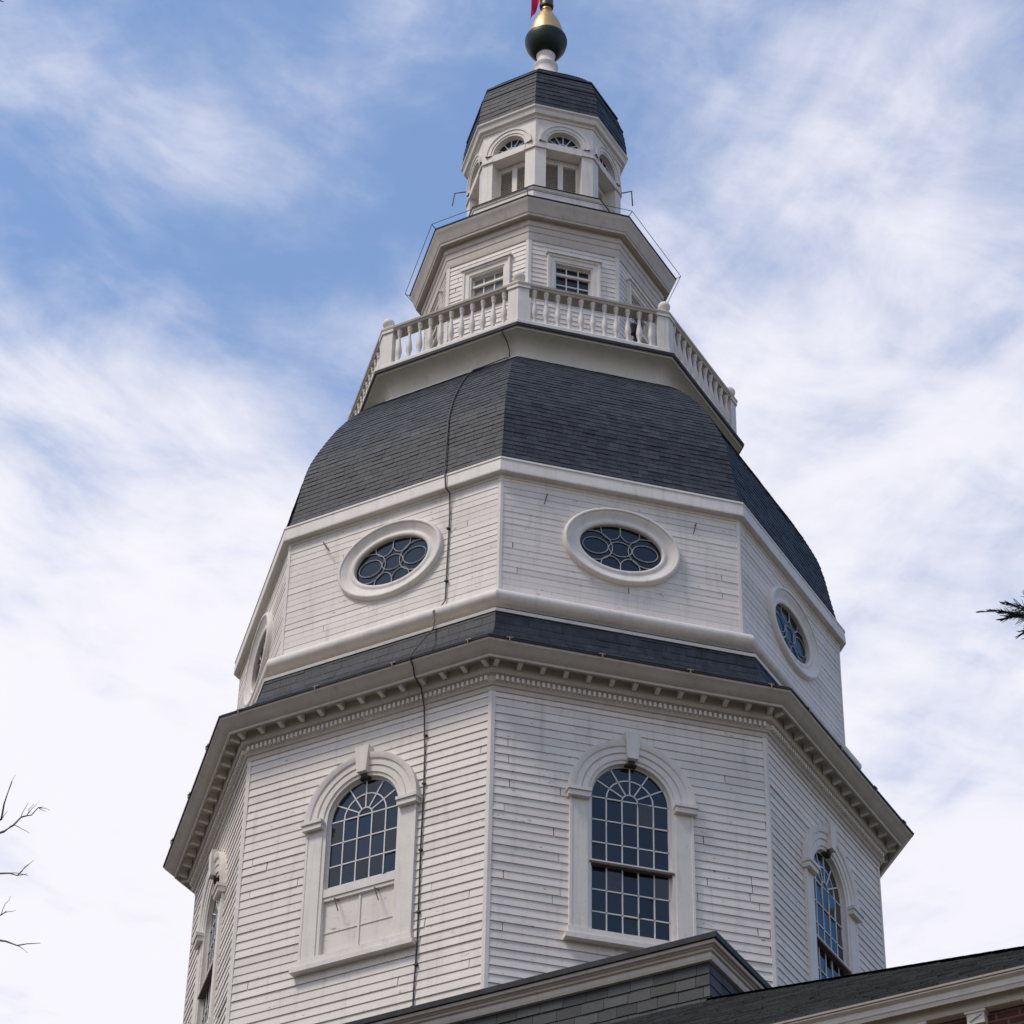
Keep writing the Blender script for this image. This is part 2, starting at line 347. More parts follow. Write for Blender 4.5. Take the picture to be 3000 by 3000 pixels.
# -- arched windows
SPR, GR = 23.80, .645
def arch_path(o, n=28, zlow=21.36, base=.66):
    r = base + o; p = [(-r, zlow)]
    p += [(-r * math.cos(math.pi * i / n), SPR + r * math.sin(math.pi * i / n)) for i in range(n + 1)]
    return p + [(r, zlow)]
Y0 = -RW * C8
def make_arched(kind):
    prof = [(0, -.16), (0, .035), (.055, .04), (.06, .062), (.15, .066), (.158, .048), (.172, .048), (.18, .078), (.275, .082), (.29, .105), (.345, .125), (.385, .128), (.39, 0)]
    flat = [(0, -.16), (0, .035), (.055, .04), (.06, .060), (.31, .062), (.315, .072), (.355, .072), (.36, 0)]
    mb = MB()
    rows = [[(x, Y0 - d, z) for x, z in arch_path(o)[1:-1]] for o, d in prof]; mb.grid(rows, flip=True)
    for s in (-1, 1):
        lo = [(s * (.66 + o), Y0 - d, 21.30) for o, d in flat]; hi = [(s * (.66 + o), Y0 - d, SPR) for o, d in flat]
        mb.grid([lo, hi], flip=(s < 0))
    w = mb.build('arched_window', M['trim'], tower, smooth=35)
    k = MB()                                                       # keystone
    k.hexa([(-.085, Y0 - .15, 24.50), (.085, Y0 - .15, 24.50), (.085, Y0 + .05, 24.50), (-.085, Y0 + .05, 24.50),
            (-.13, Y0 - .165, 24.97), (.13, Y0 - .165, 24.97), (.13, Y0 + .05, 24.97), (-.13, Y0 + .05, 24.97)])
    
    k.build('keystone', M['trim'], w)
    k = MB(); k.box(-.09, .09, Y0 - .05, Y0 + .08, 24.425, 24.455); k.box(-.05, .05, Y0 - .07, Y0 + .03, 24.44, 24.498); k.build('keystone_shadow', M['cable'], w)  # dark boxes stand in for the shadow under the keystone
    for s in (-1, 1):                                              # impost blocks
        q = MB(); a, b = sorted((s * .70, s * 1.055)); q.box(a, b, Y0 - .150, Y0, 23.66, 23.75)
        a, b = sorted((s * .69, s * 1.075)); q.box(a, b, Y0 - .175, Y0 + .01, 23.752, 23.81)
        q.build('impost', M['trim'], w)
    q = MB(); q.box(-1.10, 1.10, Y0 - .16, Y0 + .1, 21.14, 21.22); q.box(-1.04, 1.04, Y0 - .10, Y0 + .15, 21.222, 21.36)
    q.build('sill', M['trim'], w)
    yg = Y0 + .06
    zlow = 21.37 if kind == 'tall' else 22.59
    gl = MB()                                                      # each pane set at a slightly different angle, as old glass is
    cols = [-.645 + .258 * i for i in range(6)]
    def pane(pts):
        cx = sum(p[0] for p in pts) / len(pts); cz = sum(p[1] for p in pts) / len(pts)
        ax, azt = random.gauss(0, .03), random.gauss(0, .03)
        gl.face([(x, yg + (x - cx) * ax + (z - cz) * azt, z) for x, z in pts], random.random())
    up_rows = [22.58 + (SPR - 22.58) * i / 3 for i in range(4)]; lo_rows = [21.37 + 1.16 * i / 3 for i in range(4)]
    for i in range(5):
        for rws in ((up_rows, lo_rows) if kind == 'tall' else (up_rows,)):
            for j in range(3): pane([(cols[i], rws[j]), (cols[i + 1], rws[j]), (cols[i + 1], rws[j + 1]), (cols[i], rws[j + 1])])
    def pol(r, a): return (r * math.cos(a), SPR + r * math.sin(a))
    for r0, r1 in ((.129, .387), (.387, .665)):
        for i in range(6):
            a0, a1 = math.pi * i / 6, math.pi * (i + 1) / 6; am = (a0 + a1) / 2
            pane([pol(r0, a0), pol(r1, a0), pol(r1, am), pol(r1, a1), pol(r0, a1), pol(r0, am)])
    pane([pol(.129, math.pi * i / 8) for i in range(9)])
    gl.build('glass', M['glass'], w)
    sa = MB(); ys = yg - .010; h = .010
    def bar(p, q, t=h):                                            # flat glazing bar
        p, q = Vector(p), Vector(q); d = (q - p).normalized(); nn = Vector((-d.y, d.x)) * t
        c = [p - nn, q - nn, q + nn, p + nn]
        sa.hexa([(v.x, ys - .004, v.y) for v in c] + [(v.x, yg + .012, v.y) for v in c])
    for x in cols[1:-1]: bar((x, zlow), (x, SPR))
    for z in up_rows[1:]: bar((-.645, z), (.645, z))
    if kind == 'tall':
        for z in lo_rows[1:-1]: bar((-.645, z), (.645, z))
    for r in (.129, .387):
        for i in range(12): bar(pol(r, math.pi * i / 12), pol(r, math.pi * (i + 1) / 12))
    for i in range(1, 6): bar(pol(.129, math.pi * i / 6), pol(.65, math.pi * i / 6))
    for i in range(24):
        a0, a1 = math.pi * i / 24, math.pi * (i + 1) / 24
        bar(pol(.648, a0), pol(.648, a1), .022)
    bar((-.645, zlow), (-.645, SPR), .022); bar((.645, zlow), (.645, SPR), .022); bar((-.66, zlow), (.66, zlow), .03)
    sa.build('glazing_bars', M['muntin'], w)
    if kind == 'tall':
        q = MB(); q.box(-.69, .69, Y0 - .05, Y0 + .07, 22.55, 22.585); q.build('meeting_rail', M['rail'], w)
        q = MB(); q.box(-.69, .69, Y0 - .052, Y0 + .06, 22.588, 22.612); q.build('rail_capping', M['trim'], w)
    else:
        q = MB(); q.box(-.68, .68, Y0 - .02, Y0 + .11, 22.42, 22.56); q.box(-.67, .67, Y0 + .0, Y0 + .11, 22.36, 22.418)
        q.build('bottom_rail', M['trim'], w)
        q = MB(); yp = Y0 + .05; q.box(-.67, .67, yp, yp + .08, 21.34, 22.36)
        q.build('shutter_panel', M['siding'], w)
        q = MB(); q.box(-.018, .018, yp - .022, yp - .002, 21.36, 22.36); q.box(-.66, -.02, yp - .014, yp - .002, 21.80, 21.812); q.box(.02, .66, yp - .014, yp - .002, 21.80, 21.812)
        q.build('panel_batten', M['trim'], w)
        for x in (-.40, .33):
            q = MB(); q.tube([(x, yp - .004, 22.34), (x + .02, yp - .16, 22.30), (x + .13, yp - .20, 22.03)], .009)
            q.build('hook', M['cable'], w)
    return w
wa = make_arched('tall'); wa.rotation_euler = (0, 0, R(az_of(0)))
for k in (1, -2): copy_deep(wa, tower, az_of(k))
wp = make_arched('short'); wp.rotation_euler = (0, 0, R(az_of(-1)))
wp['label'] = 'arched window whose lower half is closed by a white panelled board'

# -- main cornice
cor = MB()
prof = [(5.98, 25.40), (6.035, 25.41), (6.045, 25.485), (6.075, 25.50), (6.085, 25.53), (6.10, 25.545), (6.10, 25.645),
        (6.17, 25.675), (6.19, 25.70), (6.20, 25.885), (6.40, 25.895), (6.405, 25.792), (6.438, 25.794), (6.444, 25.832), (6.455, 25.838),
        (6.50, 25.865), (6.55, 25.91), (6.59, 25.95), (6.635, 25.985), (6.645, 26.03), (6.55, 26.06)]
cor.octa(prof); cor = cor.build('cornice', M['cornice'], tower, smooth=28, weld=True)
hwd = 6.10 * S8; d = MB(); n = int(2 * hwd / .0855)
for i in range(n):
    u = -hwd + .04 + (2 * hwd - .08) * (i + .5) / n; d.box(u - .021, u + .021, -6.10 * C8 - .052, -6.10 * C8 + .02, 25.56, 25.642)
d0 = d.build('dentil_course', M['trim'], cor, rot=az_of(0))
for k in FR:
    if k: copy_to(d0, cor, az_of(k))
mo0 = None
for k in FR:
    for i in range(13):
        u = (i - 6) * .385
        if mo0 is None:
            q = MB(); q.hexa([(-.036, -.045, 0), (.036, -.045, 0), (.036, .11, -.03), (-.036, .11, -.03), (-.036, -.05, .085), (.036, -.05, .085), (.036, .11, .11), (-.036, .11, .11)])
            q.box(-.043, .043, -.056, .11, .086, .11)
            mo0 = q.build('modillion', M['trim'], cor); mo = mo0
        else: mo = copy_to(mo0, cor)
        mo.location = face_pt(k, 6.335, u, 25.782); mo.rotation_euler = (0, 0, R(az_of(k)))
q = MB(); q.octa([(6.50, 26.02), (6.665, 26.022), (6.672, 26.05), (6.60, 26.075), (6.50, 26.072)]); q.build('gutter_edge', M['lead'], tower, weld=True)
cl0 = None
for k, us in ((0, (-2.2, -.66, .82, 2.2)), (-1, (-2.15, -.66, .8, 2.2)), (1, (-1.9, -.6, .85, 2.1)), (-2, (-1.6, 0, 1.6))):
    for u in us:
        if cl0 is None:
            q = MB(); q.tube([(0, .12, .06), (0, -.0, .055), (0, -.035, .02), (0, -.03, -.05)], .012, 5); q.box(-.05, .05, -.02, .03, .03, .05)
            cl0 = q.build('gutter_clip', M['copper'], tower); c = cl0
        else: c = copy_to(cl0, tower)
        c.location = face_pt(k, 6.665, u, 26.01); c.rotation_euler = (0, 0, R(az_of(k)))

# -- slates laid on an octagonal curved roof
def slates(prof, wid, ks, thick=.016, over=.35, n1=None):
    mb = MB()
    for k in ks:
        for i in range(len(prof) - 1):
            (r0, z0), (r1, z1) = prof[i], prof[i + 1]
            t = Vector((r1 - r0, z1 - z0)).normalized(); nn = Vector((t.y, -t.x))
            th = thick * random.uniform(.8, 1.25)
            rb, zb = r0 + nn.x * th, z0 + nn.y * th; rt_, zt_ = r1 + nn.x * .003 + t.x * .01, z1 + nn.y * .003 + t.y * .01
            hb, ht = rb * S8, rt_ * S8; u = -hb - random.uniform(0, wid)
            row = random.gauss(0, .10)
            while u < hb:
                ww = wid * random.uniform(.9, 1.1); a, b = max(u + .002, -hb), min(u + ww - .002, hb); u += ww
                if b - a < .01: continue
                tn = min(1, max(0, random.gauss(.5, .2) + row)); dz = random.uniform(-.009, .005)
                at, bt = max(min(a, ht), -ht), max(min(b, ht), -ht)
                lift = random.choice((0, .001, .003, .006))
                ab, zbb = rb * C8 + nn.x * lift + t.x * dz, zb + t.y * dz
                P = [(a, -ab, zbb), (b, -ab, zbb), (bt, -rt_ * C8, zt_), (at, -rt_ * C8, zt_)]
                Q = [(a, -(r0 - nn.x * .01) * C8, z0 - nn.y * .01), (b, -(r0 - nn.x * .01) * C8, z0 - nn.y * .01)]
                q = MB(); q.face(P, tn); q.face([Q[0], Q[1], P[1], P[0]], tn); q.face([Q[0], P[0], P[3]], tn); q.face([P[1], Q[1], P[2]], tn)
                mb.add(q.rotz(az_of(k)))
    return mb
sk = smooth_profile([(6.62, 26.085), (6.38, 26.22), (6.09, 26.46), (5.91, 26.75), (5.83, 27.10), (5.80, 27.20)], 14)
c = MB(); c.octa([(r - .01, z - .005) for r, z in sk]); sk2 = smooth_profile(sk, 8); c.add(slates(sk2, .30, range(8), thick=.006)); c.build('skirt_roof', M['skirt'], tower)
# -- attic storey with the oval windows
t0 = [(5.70, 27.085), (5.855, 27.09), (5.865, 27.145), (5.79, 27.15), (5.58, 27.17), (5.56, 27.30)]
tor = [(5.715 + .125 * math.cos(R(a)), 27.475 + .125 * math.sin(R(a))) for a in range(-110, 91, 10)]
q = MB(); q.octa(t0 + tor + [(5.66, 27.61), (5.56, 27.635)]); q.build('base_moulding', M['trim'], tower, smooth=32, weld=True)
RB = 5.56; YB = -RB * C8; OZ = 29.04; OA, OB = .735, .475
def cut_oval(za, zb):
    q = min(abs(za - OZ), abs(zb - OZ)) if not (za < OZ < zb) else 0
    q = max(abs(za - OZ), abs(zb - OZ))
    if q > .68: return None
    c = .97 * math.sqrt(max(1 - (q / .70) ** 2, 0)); return (-c, c) if c > .1 else None
wall = MB()
for k in range(8):
    wall.add(clapboards(RB, 27.60, 30.13, .128, cut_oval if k in (6, 7, 0, 1) else (lambda a, b: None), .038, .06, d1=.010).rotz(az_of(k)))
wall.build('attic_wall', M['siding'], tower)
c = MB(); c.octa([(5.30, 26.9), (5.30, 30.4)]); c.build('attic_framing', M['gold_trim'], tower)
corner_boards(RB, 27.60, 30.13, .04, .018, tower, FR)
q = MB(); q.octa([(5.50, 30.06), (5.585, 30.062), (5.59, 30.115), (5.70, 30.125), (5.705, 30.15), (5.69, 30.37), (5.705, 30.385), (5.70, 30.425), (5.50, 30.45)])
q.build('frieze_band', M['trim'], tower, weld=True)
def make_oval():
    n = 64; mb = MB()
    def el(a, b): return [(a * math.cos(2 * math.pi * i / n), b * math.sin(2 * math.pi * i / n)) for i in range(n)]
    def ring(o, d): return [(x, YB - d, OZ + z) for x, z in el(OA + o, OB + o)]
    prof = [(-.005, -.17), (-.005, .02), (.01, .045), (.035, .052), (.065, .045), (.08, .03), (.10, .032), (.14, .05), (.18, .085), (.215, .115), (.235, .125), (.24, .15), (.255, .162), (.28, .155), (.295, .13), (.305, .08), (.31, 0)]
    mb.grid([ring(o, d * .62 if d > 0 else d) for o, d in prof], close_u=True, flip=False)
    w = mb.build('oval_window', M['trim'], tower, smooth=40)
    gl = MB(); yg = YB + .06; gl.face([(x, yg, OZ + z) for x, z in el(OA + .01, OB + .01)])
    gl.build('glass', M['glass'], w)
    ba = MB(); rad = .0085
    def curve(cx, cz, rx, rz, n=40, a0=0, a1=360):
        run = []
        for i in range(n + 1):
            a = R(a0 + (a1 - a0) * i / n); x, z = cx + rx * math.cos(a), cz + rz * math.sin(a)
            if (x / OA) ** 2 + (z / OB) ** 2 < .985: run.append((x, yg - .018, OZ + z))
            else:
                if len(run) > 1: ba.tube(run, rad, 5)
                run = []
        if len(run) > 1: ba.tube(run, rad, 5)
    curve(0, 0, .205, .15)
    for s in (-1, 1):
        curve(s * .44, 0, .225, .165)
        curve(s * .47, 0, .33, .30, a0=0)
        for v in (-1, 1): curve(s * .17, v * .375, .175, .20)
    ba.build('tracery', M['tracery'], w)
    return w
wo = make_oval(); wo.rotation_euler = (0, 0, R(az_of(0)))
for k in (-1, 1, -2): copy_deep(wo, tower, az_of(k))

# -- big slate dome
DP = [(5.655, 30.43), (5.582, 30.55), (5.487, 30.981), (5.391, 31.531), (5.286, 31.984), (5.137, 32.353), (4.983, 32.673), (4.711, 33.18), (4.373, 33.666), (3.984, 34.1), (3.66, 34.38)]
dp = smooth_profile(DP, 40)
c = MB(); c.octa([(r - .02, z - .01) for r, z in dp]); c.add(slates(dp, .19, range(8), thick=.010))
c.build('dome_roof', M['slate'], tower)

# -- gallery: cove, floor, balustrade
cove = [(3.55, 34.33), (3.70, 34.335), (3.708, 34.385), (3.66, 34.395), (3.58, 34.405)]
cove += smooth_profile([(3.57, 34.42), (3.575, 34.54), (3.63, 34.68), (3.74, 34.79), (3.90, 34.852)], 14)
cove += [(3.90, 34.855), (3.93, 34.858), (3.935, 34.885), (3.955, 34.89)]
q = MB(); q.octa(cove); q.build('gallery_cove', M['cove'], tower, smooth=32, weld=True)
q = MB(); q.octa([(3.86, 34.892), (3.985, 34.893), (3.995, 34.955), (3.90, 34.97), (2.30, 35.06), (2.30, 34.9)]); q.build('gallery_floor', M['lead'], tower, weld=True)
bal = MB(); bal.octa([(3.70, 34.97), (3.875, 34.955), (3.88, 35.12), (3.865, 35.15), (3.72, 35.15), (3.70, 34.97)])
bal = bal.build('balustrade', M['trim'], tower, weld=True)
hr = MB(); hr.octa([(3.74, 35.955), (3.85, 35.955), (3.865, 35.985), (3.89, 36.00), (3.90, 36.04), (3.60, 36.07), (3.56, 36.03), (3.57, 35.965), (3.74, 35.955)])
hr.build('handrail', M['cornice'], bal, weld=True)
b0 = p0 = None
bprof = [(.055, 0), (.055, .06), (.035, .075), (.03, .10), (.055, .20), (.064, .27), (.056, .36), (.036, .50), (.028, .60), (.027, .66), (.042, .68), (.042, .70), (.03, .715), (.05, .745), (.05, .81)]
RBAL = 3.79
for k in FR:
    for i in range(11):
        if b0 is None:
            q = MB(); q.lathe(bprof, 10); b0 = q.build('baluster', M['trim'], bal, smooth=40); b = b0
        else: b = copy_to(b0, bal)
        b.location = face_pt(k, RBAL, (i - 5) * .2285, 35.147)
for k in range(-3, 4):
    if p0 is None:
        q = MB()
        def on(f, u, dd):
            p = face_pt(f, 3.79, u, 0, dd); return (p.x, p.y)
        hw = 3.79 * S8
        for d, z0, z1, wd in ((.075, 34.96, 35.17, .205), (.06, 35.17, 35.93, .19), (.085, 35.93, 36.075, .21)):
            ring = [on(-1, hw - wd, -.07), on(-1, hw - wd, d), (0, -(3.79 + d / C8)), on(0, -hw + wd, d), on(0, -hw + wd, -.07), (0, -3.79 + .08)]
            lo = [(x, y, z0) for x, y in ring]; hi = [(x, y, z1) for x, y in ring]
            q.grid([lo, hi], close_u=True); q.face(lo[::-1]); q.face(hi)
        p0 = q.build('post', M['trim'], bal, rot=45 * k)
        q = MB(); q.lathe([(.10, 36.07), (.10, 36.10), (.05, 36.115), (.045, 36.15)] + [(.118 * math.sin(R(a)), 36.265 - .118 * math.cos(R(a))) for a in range(22, 179, 12)] + [(.0, 36.385)], 16, (0, -3.74))
        f0 = q.build('ball_cap', M['trim'], bal, smooth=40, rot=45 * k)
    else: copy_to(p0, bal, 45 * k); copy_to(f0, bal, 45 * k)
q = MB(); p = face_pt(0, 3.60, .90, 35.02)
q.box(-.035, .035, -.03, .03, 0, .52); q.hexa([(-.10, -.09, .50), (.10, -.09, .50), (.10, .08, .55), (-.10, .08, .55), (-.10, -.05, .76), (.10, -.05, .76), (.10, .06, .76), (-.10, .06, .76)])
o = q.build('floodlight', M['cable'], tower); o.location = p; o.rotation_euler = (0, 0, R(30))

# -- cupola storey
RC = 2.384; YC = -RC * C8
def cut_sq(za, zb): return (-.50, .50) if zb < 38.17 and za > 37.05 else None
wall = MB()
for k in range(8):
    wall.add(clapboards(RC, 35.05, 38.49, .118, cut_sq if k in (6, 7, 0, 1) else (lambda a, b: None), .045, .05, d1=.017).rotz(az_of(k)))
wall.build('cupola_wall', M['siding'], tower)
c = MB(); c.octa([(2.14, 34.9), (2.14, 38.9)]); c.build('cupola_framing', M['gold_trim'], tower)
corner_boards(RC, 35.05, 38.49, .05, .027, tower, FR)
def make_sash():
    mb = MB()
    fr = [(0, -.14), (0, .02), (.03, .025), (.035, .045), (.12, .05), (.13, .075), (.175, .08), (.18, 0)]
    for (o0, d0), (o1, d1) in zip(fr[:-1], fr[1:]):
        def rec(o, d): x, zl, zh = .36 + o, 37.28 - o, 38.0 + o; return [(-x, YC - d, zl), (x, YC - d, zl), (x, YC - d, zh), (-x, YC - d, zh)]
        mb.grid([rec(o0, d0), rec(o1, d1)], close_u=True)
    mb.box(-.57, .57, YC - .11, YC + .01, 38.182, 38.225)
    w = mb.build('sash_window', M['trim'], tower)
    gl = MB()
    for i in range(3):
        for j in range(3):
            x0, z0 = -.36 + .24 * i, 37.28 + .24 * j; ax, bx = random.gauss(0, .012), random.gauss(0, .012)
            gl.face([(x, YC + .09 + (x - x0 - .12) * ax + (z - z0 - .12) * bx, z) for x, z in ((x0, z0), (x0 + .24, z0), (x0 + .24, z0 + .24), (x0, z0 + .24))], random.random())
    gl.build('glass', M['glass'], w)
    ba = MB(); y = YC + .06
    for x in (-.12, .12): ba.box(x - .011, x + .011, y, YC + .10, 37.28, 38.0)
    for j in range(1, 3): ba.box(-.36, .36, y + .003, YC + .101, 37.28 + .24 * j - .011, 37.28 + .24 * j + .011)
    for x in (-.35, .35): ba.box(x - .02, x + .02, y - .004, YC + .10, 37.29, 37.99)
    ba.box(-.33, .33, y - .006, YC + .1, 37.965, 37.995)
    ba.build('glazing_bars', M['muntin'], w)
    q = MB(); q.box(-.36, .36, YC + .02, YC + .055, 37.735, 37.785); q.build('meeting_rail', M['trim'], w)
    return w
ws = make_sash(); ws.rotation_euler = (0, 0, R(az_of(0)))
for k in (-1, 1, -2): copy_deep(ws, tower, az_of(k))
pale = [o for o in tower.children if o.name.startswith('sash_window') and abs(o.rotation_euler.z - R(az_of(-1))) < .01][0]
for ch in pale.children:
    if ch.name.startswith('glass'): ch.data = ch.data.copy(); ch.data.materials.clear(); ch.data.materials.append(mat('cloud_reflection_glass', (.24, .235, .22), .15, .5, var=.15))  # pale base colour stands in for cloud reflected in the panes
pale['label'] = 'sash window with pale grey panes'
q = MB(); q.octa([(2.36, 38.47), (2.415, 38.475), (2.425, 38.53), (2.43, 38.66), (2.445, 38.67), (2.455, 38.80), (2.475, 38.81), (2.485, 38.86), (2.495, 38.885), (2.47, 38.90), (2.47, 38.98),
                  (2.585, 38.99), (2.585, 38.965), (2.605, 38.967), (2.61, 39.015), (2.625, 39.025), (2.64, 39.06), (2.67, 39.15), (2.705, 39.24), (2.735, 39.295), (2.735, 39.335), (2.66, 39.35)])
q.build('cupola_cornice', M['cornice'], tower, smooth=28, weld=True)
q = MB(); q.octa([(2.60, 39.34), (2.75, 39.338), (2.755, 39.362), (2.70, 39.375), (1.84, 40.20), (1.78, 40.22)]); q.build('cupola_roof', M['lead'], tower, weld=True)
q = MB(); pts = [(2.84 * math.sin(R(45 * k)), -2.84 * math.cos(R(45 * k)), 39.43) for k in range(9)]
for a, b in zip(pts[:-1], pts[1:]): q.tube([a, b], .0065, 5)
for k in range(8):
    s, c_ = math.sin(R(45 * k)), -math.cos(R(45 * k)); q.tube([(2.70 * s, 2.70 * c_, 39.37), (2.80 * s, 2.80 * c_, 39.39), (2.84 * s, 2.84 * c_, 39.43)], .008, 5)
q.build('wire', M['cable'], tower)

# -- lantern
RL = 1.62; HL = RL * S8; YL = -RL * C8
q = MB(); q.octa([(1.75, 40.14), (1.80, 40.18), (1.805, 40.40), (1.825, 40.42), (1.84, 40.46), (1.84, 40.49), (1.80, 40.51), (1.3, 40.54)]); q.build('lantern_base', M['trim'], tower, weld=True)
q = MB(); q.octa([(1.79, 40.475), (1.855, 40.478), (1.858, 40.497), (1.79, 40.515)]); q.build('base_flashing', M['lead'], tower, weld=True)
def lantern_face():
    mb = MB(); yb = YL + .34; ow = .385; ra = .37; zs = 41.985
    # front skin with the round-headed opening cut out, and reveals
    n = 20; arc = [(-ra * math.cos(math.pi * i / n), zs + ra * math.sin(math.pi * i / n)) for i in range(n + 1)]
    mb.face([(-HL, YL, 40.5), (-ow, YL, 40.5), (-ow, YL, 41.80), (-HL, YL, 41.80)]); mb.face([(ow, YL, 40.5), (HL, YL, 40.5), (HL, YL, 41.80), (ow, YL, 41.80)])
    mb.face([(-HL, YL, 41.80), (HL, YL, 41.80), (HL, YL, zs), (-HL, YL, zs)])
    tops = [(-HL + 2 * HL * i / n, 42.66) for i in range(n + 1)]
    mb.face([(-HL, YL, zs), arc[0] and (-ra, YL, zs), (-HL, YL, 42.66)]); mb.face([(ra, YL, zs), (HL, YL, zs), (HL, YL, 42.66)])
    for i in range(n): mb.face([(arc[i][0], YL, arc[i][1]), (arc[i + 1][0], YL, arc[i + 1][1]), (tops[i + 1][0], YL, 42.66), (tops[i][0], YL, 42.66)])
    mb.face([(-ow, YL, 40.5), (-ow, yb, 40.5), (-ow, yb, 41.80), (-ow, YL, 41.80)]); mb.face([(ow, yb, 40.5), (ow, YL, 40.5), (ow, YL, 41.80), (ow, yb, 41.80)])
    mb.face([(-ow, YL, 41.80), (-ow, yb, 41.80), (ow, yb, 41.80), (ow, YL, 41.80)])
    for i in range(n): mb.face([(arc[i][0], YL, arc[i][1]), (arc[i][0], YL + .14, arc[i][1]), (arc[i + 1][0], YL + .14, arc[i + 1][1]), (arc[i + 1][0], YL, arc[i + 1][1])])
    mb.face([(-ra, YL, zs), (ra, YL, zs), (ra, YL + .14, zs), (-ra, YL + .14, zs)])
    # archivolt and impost string
    for o0, d0, o1, d1 in ((.0, .012, .05, .014), (.05, .014, .052, .03), (.052, .03, .13, .032), (.13, .032, .135, .05), (.135, .05, .175, .052), (.175, .052, .176, 0)):
        A = [[((ra + o) * -math.cos(math.pi * i / n), YL - d, zs + (ra + o) * math.sin(math.pi * i / n)) for i in range(n + 1)] for o, d in ((o0, d0), (o1, d1))]
        mb.grid(A, flip=True)
    mb.box(-HL + .0, -ow + .02, YL - .035, YL + .01, 41.79, 41.84); mb.box(ow - .02, HL, YL - .035, YL + .01, 41.79, 41.84)
    mb.box(-ow - .0, ow, YL - .018, YL + .05, 41.792, 41.96)
    return mb
lw = MB()
for k in range(8): lw.add(lantern_face().rotz(az_of(k)))
lw.build('lantern_wall', M['trim'], tower)
c = MB(); c.octa([(1.23, 40.4), (1.23, 42.7)]); c.build('lantern_framing', M['trim'], tower)
def make_fan():
    ra, zs = .37, 41.985; y = YL + .11; n = 18
    g_ = MB(); g_.face([(ra * math.cos(math.pi * i / n), y, zs + ra * math.sin(math.pi * i / n)) for i in range(n + 1)])
    w = g_.build('fanlight', M['glass'], tower)
    b = MB()
    for i in range(n):
        for r in (.355, .13): b.tube([(r * math.cos(math.pi * i / n), y - .012, zs + r * math.sin(math.pi * i / n)), (r * math.cos(math.pi * (i + 1) / n), y - .012, zs + r * math.sin(math.pi * (i + 1) / n))], .014, 5)
    for i in range(1, 6): a = math.pi * i / 6; b.tube([(.13 * math.cos(a), y - .012, zs + .13 * math.sin(a)), (.36 * math.cos(a), y - .012, zs + .36 * math.sin(a))], .012, 5)
    b.tube([(-.36, y - .012, zs + .01), (.36, y - .012, zs + .01)], .016, 5)
    b.build('glazing_bars', M['muntin'], w); return w
def make_louvre():
    y = YL + .30; b = MB()
    for x in (-.36, .36): b.box(x - .03, x + .03, y - .04, y + .04, 40.5, 41.78)
    b.box(-.055, .055, y - .05, y + .04, 40.5, 41.78); b.box(-.33, .33, y - .04, y + .04, 41.66, 41.781); b.box(-.33, .33, y - .04, y + .04, 40.5, 40.62)
    w = b.build('louvred_shutter', M['trim'], tower)
    s = MB()
    for sg in (-1, 1):
        x0, x1 = sorted((sg * .055, sg * .33))
        for i in range(22):
            z = 40.63 + i * .047
            s.hexa([(x0, y - .03, z), (x1, y - .03, z), (x1, y - .024, z - .004), (x0, y - .024, z - .004), (x0, y + .024, z + .045), (x1, y + .024, z + .045), (x1, y + .03, z + .04), (x0, y + .03, z + .04)])
    s.build('slats', M['louvre'], w); return w
fa, lo = make_fan(), make_louvre()
fa.rotation_euler = lo.rotation_euler = (0, 0, R(az_of(0)))
for k in (-3, -2, -1, 1, 2): copy_deep(fa, tower, az_of(k)); copy_deep(lo, tower, az_of(k))
q = MB(); q.octa([(1.60, 42.62), (1.645, 42.625), (1.66, 42.67), (1.69, 42.685), (1.72, 42.70), (1.73, 42.74), (1.745, 42.80), (1.785, 42.84), (1.79, 42.875), (1.74, 42.89)])
q.build('lantern_cornice', M['trim'], tower, weld=True)
LP = [(1.755, 42.885), (1.735, 43.2), (1.69, 43.52), (1.60, 43.90), (1.53, 44.06)]
lp = smooth_profile(LP, 9); lp2 = smooth_profile([(1.56, 44.06), (1.25, 44.45), (.85, 44.86), (.36, 45.27)], 11)
c = MB(); c.octa([(r - .02, z - .01) for r, z in lp]); c.octa([(r - .02, z - .01) for r, z in lp2]); c.add(slates(lp, .2, range(8), thick=.010)); c.add(slates(lp2, .2, range(8), thick=.010))
c.build('lantern_roof', M['slate'], tower)
for (r, z) in ((1.66, 43.66), (1.545, 44.07)):
    q = MB(); q.octa([(r, z - .02), (r + .028, z - .02), (r + .03, z + .02), (r, z + .03)]); q.build('roof_band', M['lead'], tower, weld=True)

# -- finial
q = MB(); q.lathe([(.42, 45.18), (.42, 45.25), (.36, 45.30), (.33, 45.38), (.27, 45.50), (.245, 45.62), (.25, 45.72), (.275, 45.76), (.275, 45.80), (.24, 45.84), (.20, 45.95), (.185, 46.05), (.21, 46.14), (.20, 46.20)], 32)
fin = q.build('finial_pedestal', M['trim'], tower, smooth=35)
q = MB(); q.lathe([(.18, 46.14), (.25, 46.16), (.345, 46.26), (.425, 46.40), (.462, 46.54), (.468, 46.61), (.455, 46.67), (.44, 46.69), (.40, 46.70), (.30, 46.70)], 40)
q.build('acorn_cup', M['bronze'], tower, smooth=40)
q = MB(); q.lathe([(.395, 46.69), (.385, 46.80), (.365, 46.93), (.335, 47.05), (.285, 47.20), (.22, 47.35), (.155, 47.48), (.10, 47.585), (.115, 47.60), (.115, 47.63), (.085, 47.64), (.08, 47.67)], 36)
q.build('acorn', M['gold'], tower, smooth=40)
q = MB(); q.lathe([(.07, 47.66), (.15, 47.69), (.16, 47.75), (.14, 47.82), (.15, 47.90), (.11, 48.0), (.06, 48.05), (.045, 48.2), (.04, 51.5), (0, 51.52)], 18)
